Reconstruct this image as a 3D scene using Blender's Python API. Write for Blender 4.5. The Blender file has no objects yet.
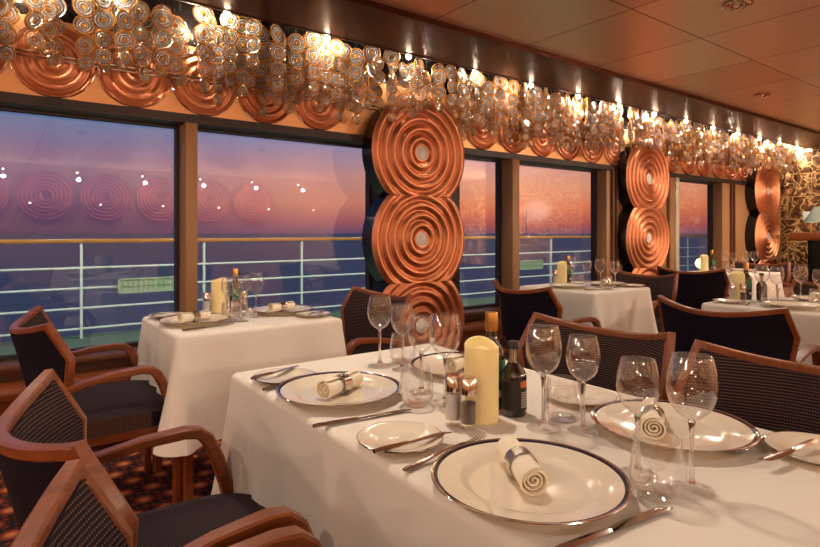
import bpy, bmesh, math, random
from mathutils import Vector, Matrix
random.seed(7)
PI = math.pi
S = bpy.context.scene
COL = S.collection

# ------------------------------------------------------------------ materials
def lin(c):
    return tuple(((x/255)/12.92 if x/255 <= .04045 else ((x/255+.055)/1.055)**2.4) for x in c) + (1.0,)

class NT:
    def __init__(s, name):
        s.m = bpy.data.materials.new(name); s.m.use_nodes = True
        s.t = s.m.node_tree; s.t.nodes.clear()
        s.out = s.n('ShaderNodeOutputMaterial')
    def n(s, typ, **kw):
        nd = s.t.nodes.new(typ)
        for k, v in kw.items():
            if k in nd.inputs.keys(): nd.inputs[k].default_value = v
            else: setattr(nd, k, v)
        return nd
    def l(s, a, b): s.t.links.new(a, b)
    def math(s, op, a, b=None, c=None, clamp=False):
        nd = s.t.nodes.new('ShaderNodeMath'); nd.operation = op; nd.use_clamp = clamp
        for i, v in enumerate((a, b, c)):
            if v is None: continue
            if isinstance(v, (int, float)): nd.inputs[i].default_value = v
            else: s.l(v, nd.inputs[i])
        return nd.outputs[0]
    def ramp(s, fac, stops, interp='LINEAR'):
        nd = s.t.nodes.new('ShaderNodeValToRGB'); cr = nd.color_ramp; cr.interpolation = interp
        while len(cr.elements) < len(stops): cr.elements.new(.5)
        for e, (p, c) in zip(cr.elements, stops): e.position = p; e.color = c
        s.l(fac, nd.inputs[0]); return nd.outputs[0]
    def mix(s, f, a, b):
        nd = s.t.nodes.new('ShaderNodeMix'); nd.data_type = 'RGBA'
        if isinstance(f, (int, float)): nd.inputs[0].default_value = f
        else: s.l(f, nd.inputs[0])
        for i, v in ((6, a), (7, b)):
            if isinstance(v, tuple): nd.inputs[i].default_value = v
            else: s.l(v, nd.inputs[i])
        return nd.outputs[2]
    def bsdf(s, **kw):
        nd = s.t.nodes.new('ShaderNodeBsdfPrincipled')
        for k, v in kw.items():
            k = k.replace('_', ' ')
            if hasattr(v, 'is_output'): s.l(v, nd.inputs[k])
            else: nd.inputs[k].default_value = v
        s.l(nd.outputs[0], s.out.inputs[0]); return nd
    def bump(s, h, strength=.3, dist=.002):
        nd = s.t.nodes.new('ShaderNodeBump'); nd.inputs['Strength'].default_value = strength
        nd.inputs['Distance'].default_value = dist; s.l(h, nd.inputs['Height']); return nd.outputs[0]

def plain(name, col, rough=.5, metal=0., **kw):
    t = NT(name)
    t.bsdf(Base_Color=lin(col), Roughness=rough, Metallic=metal, **kw); return t.m

def wood(name, a, b, rough=.3, scale=(3, 30, 30)):
    t = NT(name); tc = t.n('ShaderNodeTexCoord'); mp = t.n('ShaderNodeMapping', Scale=scale)
    t.l(tc.outputs['Object'], mp.inputs[0])
    nz = t.n('ShaderNodeTexNoise', Scale=2.5, Detail=5., Distortion=1.2); t.l(mp.outputs[0], nz.inputs['Vector'])
    c = t.ramp(nz.outputs[0], [(.3, lin(a)), (.7, lin(b))])
    t.bsdf(Base_Color=c, Roughness=rough, Coat_Weight=.2, Coat_Roughness=.15); return t.m

def fabric(name, axis, base, thread, amt=1.0):
    t = NT(name); tc = t.n('ShaderNodeTexCoord'); sp = t.n('ShaderNodeSeparateXYZ'); t.l(tc.outputs['Object'], sp.inputs[0])
    a = sp.outputs[axis[0]]; b = sp.outputs[axis[1]]
    s1 = t.math('SINE', t.math('MULTIPLY', a, 2*PI/.0085))
    s2 = t.math('SINE', t.math('MULTIPLY', b, 2*PI/.006))
    rib = t.math('MULTIPLY', t.math('GREATER_THAN', s1, .5), t.math('GREATER_THAN', s2, -.35))
    c = t.mix(t.math('MULTIPLY', rib, amt), lin(base), lin(thread))
    bp = t.bump(s1, .5, .0015)
    t.bsdf(Base_Color=c, Roughness=.75, Normal=bp, Specular_IOR_Level=.2); return t.m

def copper(name, col, rough, wav=0.):
    t = NT(name); tc = t.n('ShaderNodeTexCoord'); mp = t.n('ShaderNodeMapping', Scale=(1, 1, 1)); t.l(tc.outputs['Object'], mp.inputs[0])
    nz = t.n('ShaderNodeTexNoise', Scale=3., Detail=3.); t.l(mp.outputs[0], nz.inputs['Vector'])
    c = t.mix(nz.outputs[0], lin(tuple(x*.85 for x in col)), lin(tuple(min(255, x*1.12) for x in col)))
    kw = {}
    if wav:
        nz2 = t.n('ShaderNodeTexNoise', Scale=1.1, Detail=1.); t.l(tc.outputs['Object'], nz2.inputs['Vector'])
        kw['Normal'] = t.bump(nz2.outputs[0], .6, wav)
    t.bsdf(Base_Color=c, Roughness=rough, Metallic=1., **kw); return t.m

def thin_glass(name, tint=(1, 1, 1, 1), ior=1.5, rough=0., pw=5.):
    t = NT(name); tr = t.n('ShaderNodeBsdfTransparent'); tr.inputs[0].default_value = tint
    gl = t.n('ShaderNodeBsdfGlossy', Roughness=rough); gl.inputs[0].default_value = (1, 1, 1, 1)
    mx = t.n('ShaderNodeMixShader')
    lw = t.n('ShaderNodeLayerWeight', Blend=.5)
    f0 = ((ior-1)/(ior+1))**2
    c = t.math('POWER', lw.outputs['Facing'], pw)
    f = t.math('ADD', t.math('MULTIPLY', c, 1-f0), f0, clamp=True)
    t.l(f, mx.inputs[0]); t.l(tr.outputs[0], mx.inputs[1]); t.l(gl.outputs[0], mx.inputs[2])
    t.l(mx.outputs[0], t.out.inputs[0]); return t.m

def solid_glass(name, col=(1, 1, 1, 1)):
    t = NT(name); g = t.n('ShaderNodeBsdfGlass', Roughness=0., IOR=1.48); g.inputs[0].default_value = col
    t.l(g.outputs[0], t.out.inputs[0]); return t.m

def emit(name, col, st):
    t = NT(name); e = t.n('ShaderNodeEmission', Strength=st); e.inputs[0].default_value = col
    t.l(e.outputs[0], t.out.inputs[0]); return t.m

M = {}
M['wood'] = wood('cherry_wood', (112, 54, 22), (144, 76, 34), .34)
M['frame_wood'] = wood('frame_wood', (96, 56, 34), (116, 72, 44), .4)
M['fascia'] = copper('fascia_copper', (224, 166, 112), .42)
M['copper'] = copper('relief_copper', (206, 134, 94), .45)
M['beam'] = copper('beam_metal', (78, 42, 30), .34, .006)
M['rib'] = fabric('ribbed_fabric', (2, 1), (22, 17, 28), (112, 76, 52))
M['ribseat'] = fabric('ribbed_seat_fabric', (1, 0), (22, 17, 28), (100, 68, 52), .8)
M['plainfab'] = plain('dark_fabric', (24, 18, 30), .85, Specular_IOR_Level=.15)
M['black'] = plain('black_gloss', (14, 11, 10), .12)
M['silver'] = plain('silver', (215, 205, 195), .15, 1.)
M['steel'] = plain('steel', (200, 190, 180), .16, 1.)
M['chrome'] = plain('chrome', (230, 220, 210), .08, 1.)
M['medal'] = plain('pale_medallion', (236, 226, 212), .4)
M['china'] = plain('china', (240, 224, 198), .13, 0., Coat_Weight=.5, Coat_Roughness=.03)
M['navy'] = plain('navy_band', (30, 22, 50), .15)
M['glass'] = thin_glass('table_glass', (.994, .994, .994, 1), 1.75, 0., 3.2)
M['sglass'] = solid_glass('stem_glass')
M['fglass'] = thin_glass('foot_glass', (.996, .996, .996, 1), 1.5, 0., 4.)
M['pane'] = thin_glass('window_pane', (.95, .95, .96, 1), 1.85)
M['wall'] = plain('brown_wall', (176, 128, 82), .5)
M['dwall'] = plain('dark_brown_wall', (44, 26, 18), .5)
M['white'] = plain('white_paint', (200, 208, 200), .4)
M['deck'] = plain('green_deck', (92, 112, 92), .8)
M['panel'] = plain('pale_green_panel', (150, 168, 140), .5)
M['teak'] = wood('teak', (150, 92, 30), (186, 122, 46), .4)
M['salt'] = plain('salt', (225, 215, 205), .9)
M['pepper'] = plain('pepper', (92, 62, 44), .9)
M['gold'] = plain('gold_cap', (190, 140, 70), .3, 1.)
M['blackcap'] = plain('black_cap', (20, 16, 14), .4)
M['olive'] = plain('olive_glass', (34, 38, 12), .06, 0., Coat_Weight=1.)
M['vinegar'] = plain('dark_bottle_glass', (14, 9, 8), .05, 0., Coat_Weight=1.)
M['label'] = plain('black_label', (26, 20, 18), .5)
M['orange'] = plain('orange_print', (214, 110, 30), .5)
M['cream'] = plain('cream_print', (205, 190, 165), .5)
M['green'] = plain('green_print', (50, 110, 80), .5)
M['redbase'] = plain('dark_red_base', (62, 16, 14), .5)
M['ship'] = plain('ship_white', (215, 200, 205), .5)
M['napkin'] = plain('napkin_linen', (244, 228, 200), .9)
M['shade'] = plain('grey_green_shade', (120, 130, 112), .5)

def mat_candle():
    t = NT('candle_wax')
    t.bsdf(Base_Color=lin((250, 226, 168)), Roughness=.45, Subsurface_Weight=.4, Subsurface_Radius=(.03, .022, .014), Subsurface_Scale=1.,
           Emission_Color=lin((255, 190, 90)), Emission_Strength=.10)
    return t.m
M['candle'] = mat_candle()

def mat_cloth():
    t = NT('white_linen'); tc = t.n('ShaderNodeTexCoord')
    nz = t.n('ShaderNodeTexNoise', Scale=7., Detail=3.); t.l(tc.outputs['Object'], nz.inputs['Vector'])
    t.bsdf(Base_Color=lin((240, 226, 208)), Roughness=.85, Normal=t.bump(nz.outputs[0], .25, .006), Sheen_Weight=.1); return t.m
M['cloth'] = mat_cloth()

def mat_ceiling():
    t = NT('copper_ceiling'); tc = t.n('ShaderNodeTexCoord'); sp = t.n('ShaderNodeSeparateXYZ'); t.l(tc.outputs['Object'], sp.inputs[0])
    nz = t.n('ShaderNodeTexNoise', Scale=.7, Detail=2.); t.l(tc.outputs['Object'], nz.inputs['Vector'])
    def tile(a, off):
        u = t.math('SUBTRACT', t.math('FRACT', t.math('DIVIDE', t.math('ADD', a, off), .8)), .5)
        return u
    ux = tile(sp.outputs[0], -3.73+8); uy = tile(sp.outputs[1], -1.81+8)
    pil = t.math('ADD', t.math('POWER', t.math('ABSOLUTE', ux), 5.), t.math('POWER', t.math('ABSOLUTE', uy), 5.))
    h = t.math('ADD', t.math('MULTIPLY', pil, -.35), t.math('MULTIPLY', nz.outputs[0], .5))
    seam = t.math('GREATER_THAN', t.math('MAXIMUM', t.math('ABSOLUTE', ux), t.math('ABSOLUTE', uy)), .4955)
    # every sheet has its own tone
    cell = t.n('ShaderNodeCombineXYZ')
    t.l(t.math('FLOOR', t.math('DIVIDE', t.math('ADD', sp.outputs[0], -3.73+8), .8)), cell.inputs[0])
    t.l(t.math('FLOOR', t.math('DIVIDE', t.math('ADD', sp.outputs[1], -1.81+8), .8)), cell.inputs[1])
    wn = t.n('ShaderNodeTexWhiteNoise'); t.l(cell.outputs[0], wn.inputs['Vector'])
    c = t.mix(wn.outputs['Value'], lin((240, 206, 170)), lin((254, 228, 194)))
    c = t.mix(seam, c, lin((52, 26, 16)))
    t.bsdf(Base_Color=c, Roughness=.33, Metallic=.6, Normal=t.bump(h, .8, .05)); return t.m
M['ceiling'] = mat_ceiling()

def mat_carpet():
    t = NT('patterned_carpet'); tc = t.n('ShaderNodeTexCoord'); mp = t.n('ShaderNodeMapping', Scale=(8.5, 8.5, 1)); t.l(tc.outputs['Object'], mp.inputs[0])
    sp = t.n('ShaderNodeSeparateXYZ'); t.l(mp.outputs[0], sp.inputs[0])
    row = t.math('FLOOR', sp.outputs[1])
    x = t.math('ADD', sp.outputs[0], t.math('MULTIPLY', row, .5))
    fx = t.math('SUBTRACT', t.math('FRACT', x), .5); fy = t.math('SUBTRACT', t.math('FRACT', sp.outputs[1]), .5)
    d = t.math('SQRT', t.math('ADD', t.math('MULTIPLY', fx, fx), t.math('MULTIPLY', fy, fy)))
    big = t.ramp(d, [(0., lin((228, 152, 100))), (.15, lin((212, 120, 66))), (.23, lin((170, 70, 32))), (.34, lin((110, 36, 18))), (.41, lin((22, 10, 9))), (.46, lin((20, 9, 8)))])
    vo = t.n('ShaderNodeTexVoronoi', Scale=3.2, Randomness=.3); t.l(mp.outputs[0], vo.inputs['Vector'])
    small = t.ramp(vo.outputs['Distance'], [(0., lin((160, 52, 20))), (.3, lin((120, 32, 14))), (.45, lin((18, 8, 7)))])
    m = t.math('GREATER_THAN', d, .42)
    c = t.mix(m, big, small)
    nz = t.n('ShaderNodeTexNoise', Scale=400.); t.l(tc.outputs['Object'], nz.inputs['Vector'])
    t.bsdf(Base_Color=c, Roughness=.95, Normal=t.bump(nz.outputs[0], .4, .003)); return t.m
M['carpet'] = mat_carpet()

def mat_marble():
    t = NT('veined_marble'); tc = t.n('ShaderNodeTexCoord'); sp = t.n('ShaderNodeSeparateXYZ'); t.l(tc.outputs['Object'], sp.inputs[0])
    cb = t.n('ShaderNodeCombineXYZ'); t.l(sp.outputs[1], cb.inputs[0]); t.l(sp.outputs[2], cb.inputs[1])
    br = t.n('ShaderNodeTexBrick', Scale=1., offset=.5); br.inputs['Brick Width'].default_value = .62; br.inputs['Row Height'].default_value = .34
    br.inputs['Mortar Size'].default_value = .006; br.inputs['Color1'].default_value = (0, 0, 0, 1); br.inputs['Color2'].default_value = (1, 1, 1, 1)
    t.l(cb.outputs[0], br.inputs['Vector'])
    ad = t.n('ShaderNodeVectorMath', operation='ADD'); t.l(tc.outputs['Object'], ad.inputs[0]); t.l(br.outputs['Color'], ad.inputs[1])
    nz = t.n('ShaderNodeTexNoise', Scale=7.5, Detail=9., Distortion=.6); t.l(ad.outputs[0], nz.inputs['Vector'])
    v = t.math('ABSOLUTE', t.math('SUBTRACT', nz.outputs[0], .5))
    nb = t.n('ShaderNodeTexNoise', Scale=14., Detail=6.); t.l(ad.outputs[0], nb.inputs['Vector'])
    base = t.ramp(nb.outputs[0], [(.3, lin((44, 27, 18))), (.52, lin((96, 62, 38))), (.72, lin((188, 130, 78)))])
    vein = t.ramp(v, [(0., (1, 1, 1, 1)), (.02, (.5, .5, .5, 1)), (.035, (0, 0, 0, 1))])
    c = t.mix(vein, base, lin((232, 190, 128)))
    c = t.mix(br.outputs['Fac'], c, lin((200, 150, 90)))
    t.bsdf(Base_Color=c, Roughness=.2); return t.m
M['marble'] = mat_marble()

def mat_sea():
    t = NT('sea_water'); tc = t.n('ShaderNodeTexCoord'); mp = t.n('ShaderNodeMapping', Scale=(.05, .12, 1)); t.l(tc.outputs['Object'], mp.inputs[0])
    nz = t.n('ShaderNodeTexNoise', Scale=1.5, Detail=6.); t.l(mp.outputs[0], nz.inputs['Vector'])
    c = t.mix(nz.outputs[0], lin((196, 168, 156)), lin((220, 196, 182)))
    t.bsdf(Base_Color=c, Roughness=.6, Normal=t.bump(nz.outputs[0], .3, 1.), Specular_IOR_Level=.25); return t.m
M['sea'] = mat_sea()

def mat_crystal(name, a, tr_amt, rough=.1):
    t = NT(name)
    tr = t.n('ShaderNodeBsdfTransparent'); tr.inputs[0].default_value = a
    tl = t.n('ShaderNodeBsdfTranslucent'); tl.inputs[0].default_value = a
    df = t.n('ShaderNodeBsdfDiffuse'); df.inputs[0].default_value = a
    gl = t.n('ShaderNodeBsdfGlossy', Roughness=rough); gl.inputs[0].default_value = (1, .95, .88, 1)
    m1 = t.n('ShaderNodeMixShader', Fac=.45); t.l(tl.outputs[0], m1.inputs[1]); t.l(df.outputs[0], m1.inputs[2])
    m2 = t.n('ShaderNodeMixShader', Fac=tr_amt); t.l(m1.outputs[0], m2.inputs[1]); t.l(tr.outputs[0], m2.inputs[2])
    m3 = t.n('ShaderNodeMixShader'); lw = t.n('ShaderNodeLayerWeight', Blend=.35)
    t.l(t.math('ADD', lw.outputs['Fresnel'], .12, clamp=True), m3.inputs[0])
    t.l(m2.outputs[0], m3.inputs[1]); t.l(gl.outputs[0], m3.inputs[2]); t.l(m3.outputs[0], t.out.inputs[0]); return t.m
M['crystal'] = mat_crystal('bright_crystal', (1., .94, .84, 1), .36)
M['clear'] = mat_crystal('clear_crystal', (1., .92, .80, 1), .84, .04)
M['amber'] = mat_crystal('amber_crystal', (1., .40, .05, 1), .08)
M['bulb'] = emit('halogen_glow', (1., .80, .55, 1), 130.)
M['bulbsoft'] = emit('downlight_glow', (1., .80, .52, 1), 14.)
M['lampglow'] = emit('reflected_glow', (1., .66, .24, 1), 5.5)

# ------------------------------------------------------------------ mesh tools
class MB:
    def __init__(s, *mats): s.b = bmesh.new(); s.mats = list(mats)
    def face(s, vs, mi=0, sm=False):
        try:
            f = s.b.faces.new(vs); f.material_index = mi; f.smooth = sm; return f
        except ValueError: return None
    def box(s, x0, x1, y0, y1, z0, z1, mi=0, bev=0.):
        vs = [s.b.verts.new(p) for p in ((x0,y0,z0),(x1,y0,z0),(x1,y1,z0),(x0,y1,z0),(x0,y0,z1),(x1,y0,z1),(x1,y1,z1),(x0,y1,z1))]
        fs = [s.face([vs[i] for i in q], mi) for q in ((3,2,1,0),(4,5,6,7),(0,1,5,4),(1,2,6,5),(2,3,7,6),(3,0,4,7))]
        if bev:
            es = list({e for f in fs for e in f.edges})
            r = bmesh.ops.bevel(s.b, geom=es, offset=bev, segments=2, affect='EDGES', profile=.5)
            for f in r['faces']: f.material_index = mi; f.smooth = True
        return s
    def grid(s, rows, mi=0, closed=False, sm=True, flip=False):
        vr = [[s.b.verts.new(p) for p in r] for r in rows]
        for i in range(len(vr)-1):
            a, b = vr[i], vr[i+1]; n = len(a)
            for j in range(n if closed else n-1):
                k = (j+1) % n
                q = [a[j], a[k], b[k], b[j]]
                if flip: q.reverse()
                m = mi(i, j) if callable(mi) else mi
                s.face(q, m, sm)
        return vr
    def lathe(s, prof, seg=24, mi=0, c=(0, 0), axis='z', sm=True, z0=0., caps=False):
        """prof: (r, z[, material of the band that starts here])"""
        rows = []
        for p in prof:
            r, z = max(p[0], 1e-5), p[1]
            row = []
            for k in range(seg):
                a = 2*PI*k/seg
                if axis == 'z': row.append((c[0]+r*math.cos(a), c[1]+r*math.sin(a), z+z0))
                else: row.append((c[0]+r*math.cos(a), -(z+z0), c[1]+r*math.sin(a)))   # axis -y
            rows.append(row)
        f = (lambda i, j: prof[i][2] if len(prof[i]) > 2 else mi)
        s.grid(rows, f, True, sm)
        return s
    def tube(s, pts, r, seg=8, mi=0, cap=True):
        pts = [Vector(p) for p in pts]; rows = []
        rr = r if isinstance(r, (list, tuple)) else [r]*len(pts)
        for i, p in enumerate(pts):
            d = (pts[min(i+1, len(pts)-1)]-pts[max(i-1, 0)]).normalized()
            u = d.cross(Vector((0, 0, 1)))
            if u.length < .05: u = Vector((0, 1, 0)) if i == 0 else lastu
            u.normalize(); v = u.cross(d); lastu = u
            rows.append([p+rr[i]*(math.cos(2*PI*k/seg)*u+math.sin(2*PI*k/seg)*v) for k in range(seg)])
        vr = s.grid(rows, mi, True)
        if cap: s.face(list(reversed(vr[0])), mi); s.face(vr[-1], mi)
        return s
    def sweep(s, pts, nrm, a, b, mi=0, cap=True, rnd=.25):
        """rounded-rectangle section: a along nrm, b across it; a, b may be lists"""
        pts = [Vector(p) for p in pts]; rows = []; n = len(pts)
        for i, p in enumerate(pts):
            d0 = (p-pts[i-1]).normalized() if i else None
            d1 = (pts[i+1]-p).normalized() if i < n-1 else None
            d = ((d0 or d1)+(d1 or d0)).normalized()
            w = Vector(nrm[i] if isinstance(nrm, list) else nrm); w = (w-d*w.dot(d)).normalized(); t = w.cross(d).normalized()
            aa = (a[i] if isinstance(a, list) else a)/2; bb = (b[i] if isinstance(b, list) else b)/2
            k = 1.
            if d0 and d1:
                k = 1/max(.6, math.sqrt((1+d0.dot(d1))/2))
            q = min(aa, bb)*rnd*1.4
            sec = [(-aa+q, -bb), (aa-q, -bb), (aa, -bb+q), (aa, bb-q), (aa-q, bb), (-aa+q, bb), (-aa, bb-q), (-aa, -bb+q)]
            rows.append([p+w*x+t*y*k for x, y in sec])
        vr = s.grid(rows, mi, True, sm=False)
        if cap: s.face(list(reversed(vr[0])), mi); s.face(vr[-1], mi)
        return s
    def xf(s, m):
        bmesh.ops.transform(s.b, matrix=m, verts=s.b.verts); return s
    def mesh(s, name):
        bmesh.ops.remove_doubles(s.b, verts=s.b.verts, dist=2e-6)
        bmesh.ops.recalc_face_normals(s.b, faces=s.b.faces)
        me = bpy.data.meshes.new(name); s.b.to_mesh(me); s.b.free(); me.set_sharp_from_angle(angle=math.radians(40))
        for m in s.mats: me.materials.append(M[m])
        return me
    def build(s, name, parent=None, loc=None, rotz=0, label=None):
        o = bpy.data.objects.new(name, s.mesh(name)); COL.objects.link(o)
        if parent: o.parent = parent
        if loc: o.location = loc
        o.rotation_euler = (0, 0, rotz)
        if label: o['label'] = label
        return o

def tag(o, label=None, cat=None, group=None, kind=None):
    if label: o['label'] = label
    if cat: o['category'] = cat
    if group: o['group'] = group
    if kind: o['kind'] = kind
    return o
def thing(name, label, cat, loc=(0, 0, 0), rotz=0., group=None):
    o = bpy.data.objects.new(name, None); COL.objects.link(o); o.empty_display_size = .05
    o.location = loc; o.rotation_euler = (0, 0, rotz)
    return tag(o, label, cat, group)
KIDS = {}
def kids(o): return [c for c in o.children]
def dup(root, loc, rotz, label, group=None):
    def cp(o, par):
        c = o.copy(); COL.objects.link(c); c.parent = par
        for k in kids(o): cp(k, c)
        return c
    r = cp(root, None); r.location = loc; r.rotation_euler = (0, 0, rotz); r['label'] = label
    if group: r['group'] = group
    return r
class Proto:
    """first placement moves the original, later ones copy it"""
    def __init__(s, root): s.r = root; s.used = False
    def put(s, loc, rotz, label, group=None):
        if not s.used:
            s.used = True; s.r.location = loc; s.r.rotation_euler = (0, 0, rotz); s.r['label'] = label
            if group: s.r['group'] = group
            return s.r
        return dup(s.r, loc, rotz, label, group)
def struct(name, mb, kind_label=None):
    return tag(mb.build(name), kind='structure')

# ------------------------------------------------------------------ shell
XL, XR, YB = -3.2, 9.75, -5.2
GY = 3.65                        # glass plane
FY = 3.48                        # inner face of mullions and fascia
ZS, ZT = .49, 1.82               # sill and head of the windows
CZ = 2.44                        # ceiling
struct('floor', MB('carpet').box(XL, XR, YB, 3.6, -.1, 0.))
# ceiling in front of the beam
struct('ceiling', MB('ceiling').box(XL, XR, YB, 2.60, CZ, CZ+.1))
# dark metal beam between ceiling sheets and light trough
b = MB('beam').box(XL, XR, 2.63, 3.16, 2.42, 2.60)
b.box(XL, XR, 2.60, 2.635, 2.405, 2.56); b.box(XL, XR, 3.16, 3.18, 2.415, 2.60)
struct('trim_1', b)
struct('trim_2', MB('black').box(XL, XR, 3.18, 3.75, 2.56, 2.62))            # lid of the trough
struct('trim_3', MB('fascia').box(XL, XR, FY+.02, 3.75, 1.872, 2.285))        # fascia over the windows
struct('trim_19', MB('black').box(XL, XR, FY+.02, 3.75, 2.285, 2.56))
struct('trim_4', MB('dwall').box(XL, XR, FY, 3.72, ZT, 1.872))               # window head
# back, left and right walls
struct('wall_back', MB('wall').box(XL, XR, YB-.1, YB, 0, 2.6))
struct('wall_left', MB('wall').box(XL-.1, XL, YB, 3.75, 0, 2.6))
struct('wall_right', MB('marble').box(XR, XR+.12, YB, 3.75, 0, 2.6))
# window wall: parapet, ledge, mullions, pillars
w = MB('frame_wood').box(XL, XR, 3.56, 3.75, 0, ZS-.03)
struct('wall_front', w)
struct('trim_5', MB('frame_wood').box(XL, XR, FY, 3.72, ZS-.03, ZS, bev=.006))
led = MB('wood'); 
led.box(XL, XR, 3.36, 3.56, .33, .40, bev=.025); led.box(XL, XR, 3.40, 3.56, .17, .33)
struct('trim_6', led)
struct('baseboard_front', MB('redbase').box(XL, XR, 3.42, 3.56, 0, .17))
def mull(n, x0, x1, mat='wall', y0=FY):
    struct('trim_%d' % n, MB(mat).box(x0, x1, y0, 3.70, ZS, ZT, bev=.004))
mull(7, .925, .995); mull(8, 3.745, 3.835)
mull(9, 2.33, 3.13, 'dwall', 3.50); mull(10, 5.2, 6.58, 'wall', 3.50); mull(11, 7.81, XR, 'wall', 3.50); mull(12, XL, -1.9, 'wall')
mull(13, 6.58, 6.66, 'cream')
for i, x in enumerate((5.27, 5.34, 6.4, 8.02, 8.1)):
    struct('trim_%d' % (14+i), MB('frame_wood').box(x, x+.03, 3.47, 3.505, 0.02 if 0 else .5, ZT))
wins = [(-1.9, .925), (.995, 2.33), (3.13, 3.745), (3.835, 5.2), (6.66, 7.81)]
for i, (a, c) in enumerate(wins):
    o = struct('window_%d' % (i+1), MB('pane').box(a, c, GY, GY+.008, ZS, ZT))
    fr = MB('dwall')
    fr.box(a, a+.018, GY-.03, GY+.03, ZS, ZT); fr.box(c-.018, c, GY-.03, GY+.03, ZS, ZT)
    fr.box(a, c, GY-.03, GY+.03, ZT-.014, ZT); fr.box(a, c, GY-.03, GY+.03, ZS, ZS+.02)
    fr.build('window_frame', o)

# ------------------------------------------------------------------ copper relief columns
def ringh(r, R, n, amp):
    """height of the ring relief at radius r"""
    p = (r/R)*n
    return amp*(.5-.5*math.cos(2*PI*p))**.8
def relief(R, n, amp, lim, seg=96, nr=70, inner=.07, cz=0.):
    """rings facing -y around (0,0); lim(theta)->max radius"""
    mb = MB('copper', 'silver'); rows = []
    for i in range(nr+1):
        row = []
        for k in range(seg):
            th = 2*PI*k/seg; rm = lim(th)
            r = inner+(rm-inner)*i/nr
            y = -(ringh(r-inner, R-inner, n, amp))-.004
            row.append((r*math.cos(th), y, r*math.sin(th)))
        rows.append(row)
    rows.append([(lim(2*PI*k/seg)*math.cos(2*PI*k/seg), .012, lim(2*PI*k/seg)*math.sin(2*PI*k/seg)) for k in range(seg)])
    mb.grid(rows, lambda i, j: 1 if i >= nr else 0, True)
    return mb
def column(x, R, zs, label):
    t = thing('copper_ring_column', label, 'column', (x, 3.37, 0), 0, 'copper ring columns against the window wall')
    sp = zs[1]-zs[0]
    core = MB('black')
    # one scalloped slab: outline of the stacked circles cut at the floor
    out = []
    half = []
    zz = 0.0
    N = 400; ztop = zs[-1]+R
    for i in range(N+1):
        z = ztop*i/N
        wv = max([math.sqrt(max(0, R*R-(z-c)**2)) for c in zs+[zs[0]-sp]])
        half.append((max(wv, .004), z))
    rows = []
    for (wv, z) in half:
        rows.append([(-wv, .0, z), (wv, .0, z), (wv, .13, z), (-wv, .13, z)])
    vr = core.grid(rows, 0, True, sm=False); core.face(vr[0]); core.face(vr[-1])
    core.build('column_core', t)
    for c in zs+[zs[0]-sp]:
        def lim(th, c=c):
            r = R
            s = math.sin(th)
            if s > 1e-6 and c < zs[-1]-1e-3: r = min(r, (sp/2)/s)
            if s < -1e-6: r = min(r, (sp/2)/(-s), c/(-s) if c > 0 else R)
            return max(r, .08)
        if c <= 0: 
            continue
        d = relief(R, 5, .022, lim).build('relief_disc', t, (0, 0, c))
        m = MB('medal', 'copper'); m.lathe([(.0, .008), (.046, .008), (.054, .004), (.056, .014, 1), (.064, .014, 1), (.074, .0, 1)], 32, 0, (0, 0), 'y')
        m.build('centre_medallion', d, (0, 0, 0), label='pale oval medallion')
    # bottom fragment
    mb = MB('copper'); rows = []
    for i in range(30):
        z = .125*i/29
        c = zs[0]-sp; wv = math.sqrt(max(0, R*R-(z-c)**2)) if abs(z-c) < R else .0
        rows.append([(wv*(j/40-1), -.004-ringh(math.hypot(wv*(j/40-1), z-c)-.07, R-.07, 5, .022), z) for j in range(81)])
    mb.grid(rows); mb.build('relief_disc', t, (0, 0, 0), label='cut-off copper disc at the floor')
    return t
column(2.615, .445, [.455, 1.11, 1.765], 'column of stacked copper ring discs nearest the camera, between the two big windows and the narrow one')
column(5.78, .43, [.447, 1.10, 1.753], 'middle column of stacked copper ring discs, beside the furthest window')
column(8.9, .42, [.447, 1.10, 1.753], 'furthest column of stacked copper ring discs, beside the veined marble wall')

# fascia discs
proto = None
def fascia_disc():
    t = thing('copper_relief_disc', 'x', 'wall ornament')
    R = .192
    relief(R, 3.5, .013, lambda th: R, 56, 36, .02).build('ring_relief', t)
    MB('chrome').lathe([(R, -.012), (R+.004, -.012), (R+.004, .006), (R, .008), (R-.003, .004)], 56, 0, (0, 0), 'y').build('silver_edge', t, label='thin silver rim')
    MB('copper').lathe([(0, .012), (.012, .012), (.021, .003)], 24, 0, (0, 0), 'y').build('centre_boss', t)
    return t
fd = Proto(fascia_disc())
for k in range(-3, 25):
    x = .26+.39*k
    if x > XR-.2 or abs(x-2.615) < .42 or abs(x-5.78) < .42 or abs(x-8.9) < .42: continue
    if x < .93: L = 'copper ring disc on the fascia above the large left window'
    elif x < 2.4: L = 'copper ring disc on the fascia above the second window'
    elif x < 5.4: L = 'copper ring disc on the fascia between the nearest and the middle columns'
    else: L = 'copper ring disc on the fascia between the middle and the furthest columns'
    fd.put((x, FY+.02-.004, 2.068), 0, L, 'copper ring discs on the fascia')
rl = MB('chrome'); 
rl.tube([(XL, 3.445, 2.085), (XR, 3.445, 2.085)], .008); rl.tube([(XL, 3.445, 2.062), (XR, 3.445, 2.062)], .006)
for i in range(14): 
    x = -.4+.78*i; rl.box(x-.006, x+.006, 3.445, FY+.02, 2.06, 2.085)
tag(rl.build('chrome_rail'), 'twin chrome rail running in front of the fascia discs', 'rail')

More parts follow.
